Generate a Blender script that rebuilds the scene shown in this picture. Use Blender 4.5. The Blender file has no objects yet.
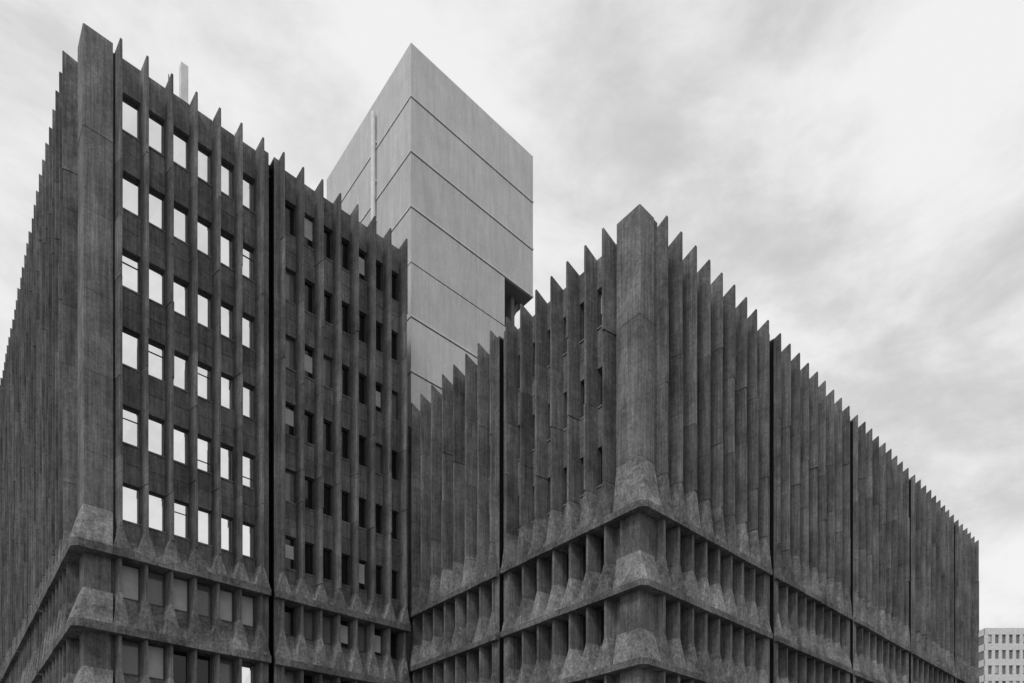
import bpy, math, random
random.seed(7)
CAMZ=1.6
PITCH=0.985
scene=bpy.context.scene

# ---------------------------------------------------------------- materials
def new_mat(name):
    m=bpy.data.materials.new(name); m.use_nodes=True
    nt=m.node_tree
    for n in list(nt.nodes): nt.nodes.remove(n)
    out=nt.nodes.new('ShaderNodeOutputMaterial')
    b=nt.nodes.new('ShaderNodeBsdfPrincipled')
    nt.links.new(b.outputs[0],out.inputs[0])
    return m,nt,b
def math_node(nt,op,a,b=None,clamp=False):
    n=nt.nodes.new('ShaderNodeMath'); n.operation=op; n.use_clamp=clamp
    for i,v in enumerate((a,b)):
        if v is None: continue
        if isinstance(v,(int,float)): n.inputs[i].default_value=v
        else: nt.links.new(v,n.inputs[i])
    return n.outputs[0]
def noise(nt,vec,scale,detail=5,rough=0.6,mscale=(1,1,1),loc=(0,0,0)):
    mp=nt.nodes.new('ShaderNodeMapping'); mp.inputs['Scale'].default_value=mscale; mp.inputs['Location'].default_value=loc
    nt.links.new(vec,mp.inputs[0])
    n=nt.nodes.new('ShaderNodeTexNoise'); n.inputs['Scale'].default_value=scale
    n.inputs['Detail'].default_value=detail; n.inputs['Roughness'].default_value=rough
    nt.links.new(mp.outputs[0],n.inputs[0])
    return n.outputs[0]
def maprange(nt,v,a,b,c,d):
    n=nt.nodes.new('ShaderNodeMapRange')
    nt.links.new(v,n.inputs[0])
    for i,x in enumerate((a,b,c,d)): n.inputs[i+1].default_value=x
    return n.outputs[0]
def concrete(name,base,streak=0.5,stain=0.4,grain=0.3,bump=0.02,usetone=True,ribs=16):
    m,nt,b=new_mat(name)
    tc=nt.nodes.new('ShaderNodeTexCoord').outputs['Object']
    s=noise(nt,tc,1.0,2,0.62,(ribs,ribs,0.5))
    s2=noise(nt,tc,1.0,3,0.6,(3.0,3.0,0.2),(5,3,1))
    l=noise(nt,tc,0.6,5,0.72)
    g=noise(nt,tc,7.0,3,0.85)
    v=maprange(nt,s,0.3,0.7,1-streak*.9,1+streak*.9)
    v2=maprange(nt,s2,0.3,0.7,1-streak*0.7,1+streak*0.7)
    v3=maprange(nt,l,0.3,0.7,1-stain,1+stain)
    v4=maprange(nt,g,0.3,0.7,1-grain,1+grain)
    c=math_node(nt,'MULTIPLY',v,v2); c=math_node(nt,'MULTIPLY',c,v3); c=math_node(nt,'MULTIPLY',c,v4)
    if usetone:
        at=nt.nodes.new('ShaderNodeAttribute'); at.attribute_name='tone'
        c=math_node(nt,'MULTIPLY',c,at.outputs['Fac'])
    c=math_node(nt,'MULTIPLY',c,base)
    c=math_node(nt,'MAXIMUM',c,base*.25)
    cc=nt.nodes.new('ShaderNodeCombineColor')
    for i in range(3): nt.links.new(c,cc.inputs[i])
    nt.links.new(cc.outputs[0],b.inputs['Base Color'])
    b.inputs['Roughness'].default_value=0.95
    b.inputs['Specular IOR Level'].default_value=0.1
    bp=nt.nodes.new('ShaderNodeBump'); bp.inputs['Strength'].default_value=0.9; bp.inputs['Distance'].default_value=bump
    nt.links.new(g,bp.inputs['Height']); nt.links.new(bp.outputs[0],b.inputs['Normal'])
    return m
def plain(name,v,rough=0.6,spec=0.4,metal=0.0,var=.12):
    m,nt,b=new_mat(name)
    tc=nt.nodes.new('ShaderNodeTexCoord').outputs['Object']
    l=noise(nt,tc,2.2,3,0.6)
    c=maprange(nt,l,0.3,0.7,v*(1-var),v*(1+var))
    cc=nt.nodes.new('ShaderNodeCombineColor')
    for i in range(3): nt.links.new(c,cc.inputs[i])
    nt.links.new(cc.outputs[0],b.inputs['Base Color'])
    b.inputs['Roughness'].default_value=rough; b.inputs['Specular IOR Level'].default_value=spec
    b.inputs['Metallic'].default_value=metal
    return m

M_A=concrete('dark_ribbed_concrete',0.145,streak=.3,stain=.42,grain=.3)
M_F=concrete('fin_concrete',0.140,streak=0.33,stain=0.42,grain=.3)
M_L=concrete('ledge_concrete',0.155,streak=0.22,stain=0.6,grain=0.5,bump=.04)
M_C=concrete('pale_ribbed_concrete',0.53,streak=0.08,stain=0.09,grain=0.07,ribs=7,bump=0.008)
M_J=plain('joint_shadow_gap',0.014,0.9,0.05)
M_FR=plain('window_frame_metal',0.07,0.5)
M_BL=plain('window_blind',0.50,0.8,0.2)
M_GB=plain('coated_glass',0.90,0.04,0.5,1.0,.03)
M_GD=plain('dark_glass',0.012,0.06,0.5)
M_GM=plain('mid_glass',0.16,0.08,0.6)
M_PALE=plain('pale_painted_metal',0.7,0.5)
M_ROOF=plain('roof_felt',0.12,0.9)
MATS=[M_A,M_F,M_L,M_J,M_FR,M_BL,M_GB,M_GD,M_GM,M_C,M_PALE,M_ROOF]
MI={m:i for i,m in enumerate(MATS)}

class MB:
    def __init__(s): s.v=[];s.f=[];s.m=[];s.t=[]
    def add(s,verts,faces,mat,tone=1.0):
        n=len(s.v); s.v+=verts
        for f in faces:
            s.f.append([i+n for i in f]); s.m.append(MI[mat]); s.t.append(tone)
    def obj(s,name,parent):
        me=bpy.data.meshes.new(name); me.from_pydata(s.v,[],s.f)
        for m in MATS: me.materials.append(m)
        me.polygons.foreach_set('material_index',s.m)
        a=me.attributes.new('tone','FLOAT','FACE'); a.data.foreach_set('value',s.t)
        me.update()
        import bmesh
        bm=bmesh.new(); bm.from_mesh(me); bmesh.ops.recalc_face_normals(bm,faces=bm.faces); bm.to_mesh(me); bm.free()
        o=bpy.data.objects.new(name,me); scene.collection.objects.link(o); o.parent=parent
        return o
class Face:
    # axis 'x': runs along X, faces -Y.  axis 'y': runs along Y, faces -X
    def __init__(s,axis,base): s.axis=axis; s.base=base
    def p(s,t,o,z):
        if s.axis=='x': return (t,s.base-o,z+CAMZ)
        return (s.base-o,t,z+CAMZ)
BOXF=[(0,1,2,3),(4,7,6,5),(0,4,5,1),(1,5,6,2),(2,6,7,3),(3,7,4,0)]
def fbox(mb,F,t0,t1,o0,o1,z0,z1,mat,tone=1.0):
    pts=[(t0,o0),(t1,o0),(t1,o1),(t0,o1)]
    mb.add([F.p(t,o,z0) for t,o in pts]+[F.p(t,o,z1) for t,o in pts],BOXF,mat,tone)
def box(mb,x0,x1,y0,y1,z0,z1,mat,tone=1.0):
    pts=[(x0,y0),(x1,y0),(x1,y1),(x0,y1)]
    mb.add([(x,y,z0+CAMZ) for x,y in pts]+[(x,y,z1+CAMZ) for x,y in pts],BOXF,mat,tone)
def loft(mb,F,secs,mat,tone=1.0):
    n=len(secs[0]); v=[];f=[]
    for s in secs: v+=[F.p(*q) if F else (q[0],q[1],q[2]+CAMZ) for q in s]
    for k in range(len(secs)-1):
        for i in range(n):
            j=(i+1)%n
            f.append((k*n+i,k*n+j,(k+1)*n+j,(k+1)*n+i))
    f.append(tuple(range(n))); f.append(tuple(range((len(secs)-1)*n,len(secs)*n)))
    mb.add(v,f,mat,tone)
def tn(a=0.1): return 1+random.uniform(-a,a)

def finsec(t,d,wr,wt,z,ztip=None):
    if ztip is None: ztip=z
    return [(t-wr,-.3,z),(t-wr,0,z),(t-wt,d,ztip),(t+wt,d,ztip),(t+wr,0,z),(t+wr,-.3,z)]
def flaresec(t,d,hl,hr,z,il,ir):
    return [(t-hl,-.3,z),(t-hl,0,z),(t-il,d,z),(t+ir,d,z),(t+hr,0,z),(t+hr,-.3,z)]
def slope(LD,F,t0,t1,d,z0,z1,mat,tone,lip=.0):
    v=[F.p(t0,-.3,z0),F.p(t1,-.3,z0),F.p(t1,d,z0),F.p(t0,d,z0),F.p(t0,-.3,z1),F.p(t1,-.3,z1),F.p(t1,lip,z1),F.p(t0,lip,z1)]
    LD.add(v,BOXF,mat,tone)

def facade(parts,F,fins,D,par,tip,rows,winh,ledges,ledge_band,flare_h,lwin_h,style,ends=(0.5,0.5),wr=.175,wt=.05,slope_h=None,slot=.15,flank=.2):
    W,FN,LD,WN=parts
    L0=ledges[0]
    ztop_fl=L0+ledge_band+flare_h
    if slope_h is None: slope_h=flare_h*.6
    n=len(fins)
    floors=[r-winh/2-0.85 for r in rows]
    for i,t in enumerate(fins):
        gl=(t-fins[i-1]) if i>0 else None
        gr=(fins[i+1]-t) if i<n-1 else None
        jl=gl is not None and gl>1.0; jr=gr is not None and gr>1.0
        hl=ends[0] if gl is None else (PITCH/2 if not jl else gl/2-slot)
        hr=ends[1] if gr is None else (PITCH/2 if not jr else gr/2-slot)
        hl-=.004; hr-=.004
        il=min(hl,.36); ir=min(hr,.36)
        zs=[ztop_fl]+sorted([z+random.choice((0,0,-.9,.8)) for z in floors if z>ztop_fl+1.0 and z<par-1])+[None]
        for k in range(len(zs)-1):
            z0=zs[k]; z1=zs[k+1]
            jt=random.uniform(-.015,.015); jd=random.uniform(-.03,.03)
            if z1 is None:
                tt=tip+random.uniform(-.03,.03)
                loft(FN,F,[finsec(t+jt,D+jd,wr,wt,z0+.008),finsec(t+jt,D+jd,wr,wt,par-.25),finsec(t+jt,D+jd,wr*.9,wt*.9,par,tt)],M_F,tn(.22))
            else:
                loft(FN,F,[finsec(t+jt,D+jd,wr,wt,z0+(.008 if k else 0)),finsec(t+jt,D+jd,wr,wt,z1-.008)],M_F,tn(.22))
        loft(LD,F,[flaresec(t,D,hl,hr,L0+ledge_band,il,ir),finsec(t,D-.02,wr,wt,ztop_fl+random.uniform(-.04,.04))],M_L,tn(.22))
        for q in range(len(ledges)):
            Lt=ledges[q]
            Lb=ledges[q+1] if q+1<len(ledges) else -CAMZ
            if q+1<len(ledges):
                fl0=Lb+ledge_band; fl1=Lt-lwin_h
                loft(FN,F,[finsec(t,D-.14,wr*.9,wt*1.2,fl1),finsec(t,D-.14,wr*.9,wt*1.2,Lt-.01)],M_F,tn(.15))
                loft(LD,F,[flaresec(t,D,hl,hr,fl0,il,ir),finsec(t,D-.14,wr,wt*1.2,fl1)],M_L,tn(.25)*1.1)
            else:
                loft(FN,F,[finsec(t,D-.12,wr,wt*1.6,Lb),finsec(t,D-.12,wr,wt*1.6,Lt-.01)],M_F,tn(.1))
            fbox(LD,F,t-hl,t+hr,-.3,D+.03+random.uniform(-.008,.008),Lt+random.uniform(-.008,.008),Lt+ledge_band-.004,M_L,.85*tn(.16))
    for i in range(n-1):
        a=fins[i]; b=fins[i+1]; gap=b-a
        if gap>1.0:
            c=(a+b)/2
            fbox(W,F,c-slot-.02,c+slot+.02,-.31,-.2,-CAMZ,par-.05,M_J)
            fbox(W,F,a+.04,c-slot,-.3,flank,-CAMZ,par-.02,M_A,tn(.1))
            fbox(W,F,c+slot,b-.04,-.3,flank,-CAMZ,par-.02,M_A,tn(.1))
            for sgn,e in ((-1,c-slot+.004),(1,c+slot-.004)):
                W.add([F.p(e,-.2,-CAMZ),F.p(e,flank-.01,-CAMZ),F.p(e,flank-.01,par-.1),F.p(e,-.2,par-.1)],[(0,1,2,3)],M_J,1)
            continue
        t0=a+wr-.01; t1=b-wr+.01
        zt=par
        for k,r in enumerate(rows):
            w1=r+winh/2; w0=r-winh/2
            o=random.uniform(-.01,.015)
            if k==0: fbox(W,F,t0,t1,-.3,o,w1,zt,M_A,tn(.15))
            else:
                fbox(W,F,t0,t1,-.3,o,w1,floors[k-1]-.01,M_A,tn(.15))
                fbox(W,F,t0,t1,-.3,o+random.uniform(-.01,.01),floors[k-1]+.01,zt,M_A,tn(.15))
            fbox(W,F,t0,t1,-.28,.035,w0-.07,w0,M_A,1.2)
            window(WN,F,t0,t1,w0,w1,style(i,k))
            zt=w0-.07
        zsl=L0+ledge_band+slope_h
        fbox(W,F,t0,t1,-.3,.0,zsl+.004,zt,M_A,tn(.12))
        slope(LD,F,a+.05,b-.05,D-.03,L0+ledge_band,zsl,M_L,tn(.2))
        for q in range(len(ledges)-1):
            Lt=ledges[q]; fl1=Lt-lwin_h; Lb=ledges[q+1]
            slope(LD,F,a+.05,b-.05,D-.05,Lb+ledge_band,fl1,M_L,tn(.2),-.18)
            window(WN,F,t0,t1,fl1,Lt-.01,style(i,100+q))
        window(WN,F,t0,t1,1.2,ledges[-1]-.01,'dark')
        fbox(W,F,t0,t1,-.3,.0,-CAMZ,1.2,M_A)
def window(WN,F,t0,t1,z0,z1,st):
    o=-.20; fw=.04
    fbox(WN,F,t0,t0+fw,-.29,o+.05,z0,z1,M_FR); fbox(WN,F,t1-fw,t1,-.29,o+.05,z0,z1,M_FR)
    fbox(WN,F,t0+fw,t1-fw,-.29,o+.05,z1-fw,z1,M_FR); fbox(WN,F,t0+fw,t1-fw,-.29,o+.05,z0,z0+fw,M_FR)
    a0,a1,b0,b1=t0+fw,t1-fw,z0+fw,z1-fw
    j=[random.uniform(-.006,.006) for _ in range(4)]
    mat={'bright':M_GB,'dark':M_GD,'mid':M_GM,'blind':M_BL,'part':M_GD}[st]
    h=b1-b0
    WN.add([F.p(a0,o+j[0],b0),F.p(a1,o+j[1],b0),F.p(a1,o+j[2],b1),F.p(a0,o+j[3],b1)],[(0,1,2,3)],mat,1)
    r=random.random()
    if st=='bright' and r<.2:
        z=b0+h*random.choice((.3,.7,.72)); fbox(WN,F,a0,a1,o+.008,o+.03,z,z+.025,M_FR)
    if st=='part':
        z=b0+h*random.uniform(.1,.5); fbox(WN,F,a0,a1,o+.008,o+.014,z,b0+h*random.uniform(.7,.98),M_BL)

def empty(name):
    e=bpy.data.objects.new(name,None); scene.collection.objects.link(e); return e

# ---------------------------------------------------------------- building A (tall wing)
bA=empty('brutalist_office_building')
W,FN,LD,WN=MB(),MB(),MB(),MB()
parts=(W,FN,LD,WN)
A_tip,A_par=34.02,33.8
rowsA=[31.6-3.29*k for k in range(6)]
ledA=[12.55,9.35,6.15,2.95]
finsA=[6.58+PITCH*k for k in range(7)]+[13.53+PITCH*k for k in range(8)]
FA=Face('x',32.45)
def styA(i,k):
    if k>=100:
        return random.choice(['blind','blind','mid','bright','dark']) if i<6 else random.choice(['dark','dark','mid','part'])
    if i<6: return 'bright'
    r=random.random()
    return 'part' if r<.14 else ('mid' if r<.45 else 'dark')
facade(parts,FA,finsA,.60,A_par,A_tip,rowsA,1.6,ledA,.34,.95,1.45,styA,ends=(.3,.25),wr=.15,wt=.045,slope_h=.75,slot=.13,flank=.3)
FAL=Face('y',5.5)
finsAL=[34.05+PITCH*k for k in range(8)]
t=finsAL[-1]+1.1
for s in range(4):
    finsAL+=[t+PITCH*k for k in range(9)]; t=finsAL[-1]+1.1
facade(parts,FAL,finsAL,.65,A_par,A_tip,rowsA,1.55,ledA,.34,.95,1.45,lambda i,k:'dark',ends=(.5,.5),slope_h=.75)

def pier(x,y,xe,ye,Fx,Fy,par,zbot,ledges,band,flare,lwin,cx,cy,x2,y2,pitch=3.29):
    X1,Y1=Fy+.29,Fx+.29
    zs=[zbot]; z=zbot+2.2
    while z<par-1: zs.append(z); z+=pitch
    zs.append(par)
    for a,b in zip(zs[:-1],zs[1:]):
        j=random.uniform(-.01,.01)
        poly=[(x+j,y+j+.04),(x+j+.04,y+j),(xe,y+j),(xe,Y1+.3),(X1+.3,Y1+.3),(X1+.3,ye),(x+j,ye)]
        loft(W,None,[[(p[0],p[1],a+.008) for p in poly],[(p[0],p[1],b-.008) for p in poly]],M_A,tn(.12)*1.15)
    box(W,x+.03,X1+.5,y+.03,Y1+.5,-CAMZ,par-.03,M_A,.9)
    def P(c,z): return [(q[0],q[1],z) for q in c]
    top=[(x,y+.04),(x+.04,y),(xe,y),(xe,Y1),(X1,Y1),(X1,ye),(x,ye)]
    led=[(cx,cy+.22),(cx+.22,cy),(x2,cy),(x2,Y1),(X1,Y1),(X1,y2),(cx,y2)]
    for q,L in enumerate(ledges):
        up=zbot if q==0 else ledges[q-1]-lwin
        loft(LD,None,[P(led,L+band),P(top,up)],M_L,1.2*tn(.1))
        ld2=[(p[0]-.03 if p[0]<X1-.5 else p[0],p[1]-.03 if p[1]<Y1-.5 else p[1]) for p in led]
        loft(LD,None,[P(ld2,L),P(ld2,L+band-.004)],M_L,.85)
pier(5.29,32.29,6.36,33.45,32.45,5.5,34.0,14.5,ledA,.34,.95,1.45,4.85,31.85,6.27,33.54)
fbox(W,FA,6.3,6.5,-.3,-.02,-CAMZ,A_par,M_A,.9)
fbox(W,FAL,33.4,33.95,-.3,-.02,-CAMZ,A_par,M_A,.9)
box(W,5.8,20.55,32.75,82,-CAMZ,33.1,M_A,.6)
box(W,5.6,20.55,32.6,82,33.1,33.2,M_ROOF)
box(W,20.551,21.78,32.46,34.2,-CAMZ,24.3,M_A,.9)
W.obj('walls',bA); FN.obj('vertical_fins',bA); LD.obj('ledges',bA); WN.obj('windows',bA)
K=MB()
box(K,9.6,9.92,34.4,34.72,33,37.6,M_PALE)
box(K,8.9,9.2,34.6,35.3,33,35.9,M_FR)
for (x,y,h) in ((9.1,34.6,36.8),(12.3,35,36.6),(12.45,35.2,36.0)):
    box(K,x,x+.035,y,y+.035,33,h,M_FR)
K.obj('rooftop_flue_and_aerials',bA)

# ---------------------------------------------------------------- building B (lower wing)
bB=empty('brutalist_office_building.001')
W,FN,LD,WN=MB(),MB(),MB(),MB(); parts=(W,FN,LD,WN)
B_tip,B_par=25.3,24.95
rowsB=[22.9-3.29*k for k in range(3)]
ledB=[13.45,10.45,7.45,4.45]
FBL=Face('y',21.46)
finsBL=[18.09+PITCH*k for k in range(7)]; finsBL+=[finsBL[-1]+1.15+PITCH*k for k in range(8)]
def styB(i,k):
    r=random.random()
    if k>=100: return 'dark' if r<.75 else 'mid'
    return 'part' if r<.14 else ('mid' if r<.25 else 'dark')
facade(parts,FBL,finsBL,.62,B_par,B_tip,rowsB,1.6,ledB,.26,1.5,1.5,styB,ends=(.5,.2),wr=.15,wt=.05,slope_h=.9,slot=.16,flank=.42)
FBR=Face('x',16.67)
finsBR=[];s=22.32
for cnt in (9,9,9,9,6):
    finsBR+=[s+PITCH*k for k in range(cnt)]; s=finsBR[-1]+1.165
facade(parts,FBR,finsBR,.62,B_par,B_tip,rowsB,1.6,ledB,.26,1.5,1.5,styB,ends=(.4,.3),wr=.16,wt=.06,slope_h=.9,slot=.2,flank=.5)
pier(21.1,16.45,22.0,17.6,16.67,21.46,25.3,15.6,ledB,.26,1.5,1.5,20.84,16.05,21.92,17.59)
XE=finsBR[-1]+.3
fbox(W,FBR,21.95,22.2,-.3,-.02,-CAMZ,B_par,M_A,.9)
fbox(W,FBL,17.5,17.95,-.3,-.02,-CAMZ,B_par,M_A,.9)
box(W,21.80,XE-.05,17.02,34.3,-CAMZ,24.4,M_A,.6)
box(W,21.7,XE,16.9,34.3,24.4,24.5,M_ROOF)
W.obj('walls',bB); FN.obj('vertical_fins',bB); LD.obj('ledges',bB); WN.obj('windows',bB)
K=MB()
box(K,23.2,23.5,25.6,26.4,24.3,26.2,M_PALE)
box(K,23.6,23.63,25.0,25.03,24.3,27.2,M_FR)
for x in (31.0,40.0,49.2): box(K,x,x+.5,17.0,17.5,24.3,25.7,M_FR)
K.obj('rooftop_plant',bB)

# ---------------------------------------------------------------- tower C
bC=empty('concrete_service_tower')
C=MB()
x0,x1,y0,y1=22.5,32.5,34.6,45.6
ztop=48.9; zs=[ztop]; z=45.6
while z>-CAMZ: zs.append(z); z-=3.29
zs.append(-CAMZ)
for k in range(len(zs)-1):
    a=zs[k+1]; b=zs[k]; g=.075
    t=tn(.06)
    if k==3:
        box(C,x0,29.9,y0,y1,a+g,b-.003,M_C,t)
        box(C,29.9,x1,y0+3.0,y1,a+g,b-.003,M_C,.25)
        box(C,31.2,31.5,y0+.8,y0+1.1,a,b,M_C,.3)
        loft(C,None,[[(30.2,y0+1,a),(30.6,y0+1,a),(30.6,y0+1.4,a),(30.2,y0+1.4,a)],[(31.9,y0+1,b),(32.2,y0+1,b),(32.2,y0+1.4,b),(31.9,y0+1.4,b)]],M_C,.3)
    else:
        box(C,x0,x1,y0,y1,a+g,b-.003,M_C,t)
    if k<len(zs)-2:
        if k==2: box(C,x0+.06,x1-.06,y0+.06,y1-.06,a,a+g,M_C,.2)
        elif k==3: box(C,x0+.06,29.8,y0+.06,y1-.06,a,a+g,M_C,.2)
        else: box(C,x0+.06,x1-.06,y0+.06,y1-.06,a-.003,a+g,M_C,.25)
        if k!=3: box(C,x0-.03,x1+.03,y0-.03,y1+.03,a+g+.002,a+g+.12,M_C,1.12)
C.obj('walls',bC)
K=MB()
n=10
ring=lambda z:[(22.3+.15*math.cos(2*math.pi*i/n),38.7+.15*math.sin(2*math.pi*i/n),z) for i in range(n)]
loft(K,None,[ring(34),ring(47.9)],M_PALE)
for z in (36,38.5,41,43.5,46): box(K,22.3,22.5,38.55,38.85,z,z+.08,M_PALE)
K.obj('downpipe',bC)

# ---------------------------------------------------------------- distant block
bD=empty('distant_apartment_building')
Dm=MB()
MW=plain('white_render',0.62,0.8,0.2); MATS.append(MW); MI[MW]=len(MATS)-1
r=(.7496,-.662); f=(.662,.7496)
cx,cy=(130*(.662+.7496*.693),130*(.7496-.662*.693))
def dbox(mb,u0,u1,w0,w1,z0,z1,mat,tone=1):
    pts=[(u0,w0),(u1,w0),(u1,w1),(u0,w1)]
    P=[(cx+u*r[0]+w*f[0],cy+u*r[1]+w*f[1]) for u,w in pts]
    mb.add([(a,b,z0+CAMZ) for a,b in P]+[(a,b,z1+CAMZ) for a,b in P],BOXF,mat,tone)
H=44.2
dbox(Dm,.15,16,.3,14,-CAMZ,H-.5,M_GM)
nf=15; fh=H/nf
for k in range(nf):
    dbox(Dm,0,16.1,0,14.2,H-k*fh-1.25,H-k*fh,MW)
for i in range(13):
    u=i*1.33
    dbox(Dm,u,u+.6,.02,.29,-CAMZ,H-.1,MW)
for k in range(nf-1):
    for i in range(12):
        if random.random()<.4: dbox(Dm,i*1.33+.65,i*1.33+1.2,.2,.28,H-(k+1)*fh+.3,H-k*fh-1.3,M_BL)
Dm.obj('facade',bD)

# ---------------------------------------------------------------- ground, road, pavement
def sheet(name,x0,x1,y0,y1,z,mat):
    me=bpy.data.meshes.new(name); me.from_pydata([(x0,y0,z),(x1,y0,z),(x1,y1,z),(x0,y1,z)],[],[(0,1,2,3)])
    me.materials.append(mat); o=bpy.data.objects.new(name,me); scene.collection.objects.link(o); return o
sheet('ground',-1500,1500,-1500,1500,-0.01,plain('ground_paving',0.18,0.9))
sheet('road',-200,300,-6,6,0.0,plain('asphalt',0.05,0.9))
def slab(name,x0,x1,y0,y1,z0,z1,v):
    mb=MB(); box(mb,x0,x1,y0,y1,z0-CAMZ,z1-CAMZ,M_PALE)
    e=mb.obj(name,None); e.data.materials.clear(); e.data.materials.append(plain(name+'_stone',v,.9))
    e.data.polygons.foreach_set('material_index',[0]*len(e.data.polygons)); return e
slab('pavement',-200,300,6,15.9,-.005,.12,.2)
mk=MB()
for k in range(60):
    mk.add([(-190+k*8,-.07,.004),(-187+k*8,-.07,.004),(-187+k*8,.07,.004),(-190+k*8,.07,.004)],[(0,1,2,3)],M_PALE)
mk.obj('road_marking',None)

# ---------------------------------------------------------------- world
w=bpy.data.worlds.new('World'); scene.world=w; w.use_nodes=True
nt=w.node_tree
for n in list(nt.nodes): nt.nodes.remove(n)
out=nt.nodes.new('ShaderNodeOutputWorld'); bg=nt.nodes.new('ShaderNodeBackground'); nt.links.new(bg.outputs[0],out.inputs[0])
SUN_EL=math.radians(50)
sdx,sdy=-.88,-.30   # horizontal direction toward the sun
sky=nt.nodes.new('ShaderNodeTexSky'); sky.sky_type='NISHITA'; sky.sun_disc=False
sky.sun_elevation=SUN_EL; sky.sun_rotation=math.atan2(sdx,sdy)
bw=nt.nodes.new('ShaderNodeRGBToBW'); nt.links.new(sky.outputs[0],bw.inputs[0])
tc=nt.nodes.new('ShaderNodeTexCoord').outputs['Generated']
sep=nt.nodes.new('ShaderNodeSeparateXYZ'); nt.links.new(tc,sep.inputs[0])
den=math_node(nt,'ADD',math_node(nt,'MAXIMUM',sep.outputs[2],0.0),.7)
px=math_node(nt,'DIVIDE',sep.outputs[0],den); py=math_node(nt,'DIVIDE',sep.outputs[1],den)
cmb=nt.nodes.new('ShaderNodeCombineXYZ'); nt.links.new(px,cmb.inputs[0]); nt.links.new(py,cmb.inputs[1])
nt.links.new(math_node(nt,'MULTIPLY',sep.outputs[2],1.5),cmb.inputs[2])
wn=nt.nodes.new('ShaderNodeTexNoise'); wn.inputs['Scale'].default_value=3.0; wn.inputs['Detail'].default_value=3
nt.links.new(cmb.outputs[0],wn.inputs[0])
vm=nt.nodes.new('ShaderNodeVectorMath'); vm.operation='SCALE'; nt.links.new(wn.outputs['Color'],vm.inputs[0]); vm.inputs['Scale'].default_value=.12
va=nt.nodes.new('ShaderNodeVectorMath'); nt.links.new(cmb.outputs[0],va.inputs[0]); nt.links.new(vm.outputs[0],va.inputs[1])
n1=noise(nt,va.outputs[0],4.6,8,0.6,(1,1,1),(3.1,1.7,0))
cl=n1
def blob(dx,dy,half,amp):
    s=(dx-512)/682.7; h=(860-dy)/682.7
    d=(.662+.7496*s,.7496-.662*s,h); L=math.sqrt(sum(q*q for q in d))
    dp=nt.nodes.new('ShaderNodeVectorMath'); dp.operation='DOT_PRODUCT'
    nt.links.new(tc,dp.inputs[0]); dp.inputs[1].default_value=tuple(q/L for q in d)
    m=nt.nodes.new('ShaderNodeMapRange'); m.interpolation_type='SMOOTHSTEP'
    nt.links.new(dp.outputs['Value'],m.inputs[0]); m.inputs[1].default_value=math.cos(math.radians(half)); m.inputs[2].default_value=1
    m.inputs[3].default_value=0; m.inputs[4].default_value=amp
    return m.outputs[0]
for b in ((60,60,32,.10),(330,20,20,.04),(560,30,14,.05),(850,230,12,.07),(1020,520,9,.10),(760,90,14,.05),
          (650,230,16,-.05),(940,400,14,-.035)):
    cl=math_node(nt,'ADD',cl,blob(*b))
cf=nt.nodes.new('ShaderNodeMapRange'); cf.interpolation_type='SMOOTHSTEP'
nt.links.new(cl,cf.inputs[0]); cf.inputs[1].default_value=.36; cf.inputs[2].default_value=.68; cf.inputs[3].default_value=0; cf.inputs[4].default_value=1
clear=math_node(nt,'ADD',math_node(nt,'MULTIPLY',bw.outputs[0],.12),5.3)
mixv=math_node(nt,'ADD',math_node(nt,'MULTIPLY',cf.outputs[0],2.7),clear)
cc=nt.nodes.new('ShaderNodeCombineColor')
for i in range(3): nt.links.new(mixv,cc.inputs[i])
nt.links.new(cc.outputs[0],bg.inputs[0]); bg.inputs[1].default_value=.108

sd=bpy.data.lights.new('sun','SUN'); sd.energy=1.4; sd.angle=math.radians(16); sd.color=(1,1,1)
so=bpy.data.objects.new('sun',sd); scene.collection.objects.link(so)
from mathutils import Vector
L=math.hypot(sdx,sdy); v=Vector((sdx/L*math.cos(SUN_EL),sdy/L*math.cos(SUN_EL),math.sin(SUN_EL)))
so.rotation_euler=v.to_track_quat('Z','Y').to_euler(); so.location=(0,0,80)

# ---------------------------------------------------------------- camera
cd=bpy.data.cameras.new('camera'); cam=bpy.data.objects.new('camera',cd); scene.collection.objects.link(cam)
cd.sensor_width=36; cd.lens=24; cd.shift_y=(860-341.5)/1024; cd.clip_end=5000
cam.location=(0,0,CAMZ); cam.rotation_euler=(math.radians(90),0,math.radians(-41.45))
scene.camera=cam
scene.view_settings.view_transform='Standard'; scene.view_settings.look='None'; scene.view_settings.exposure=0
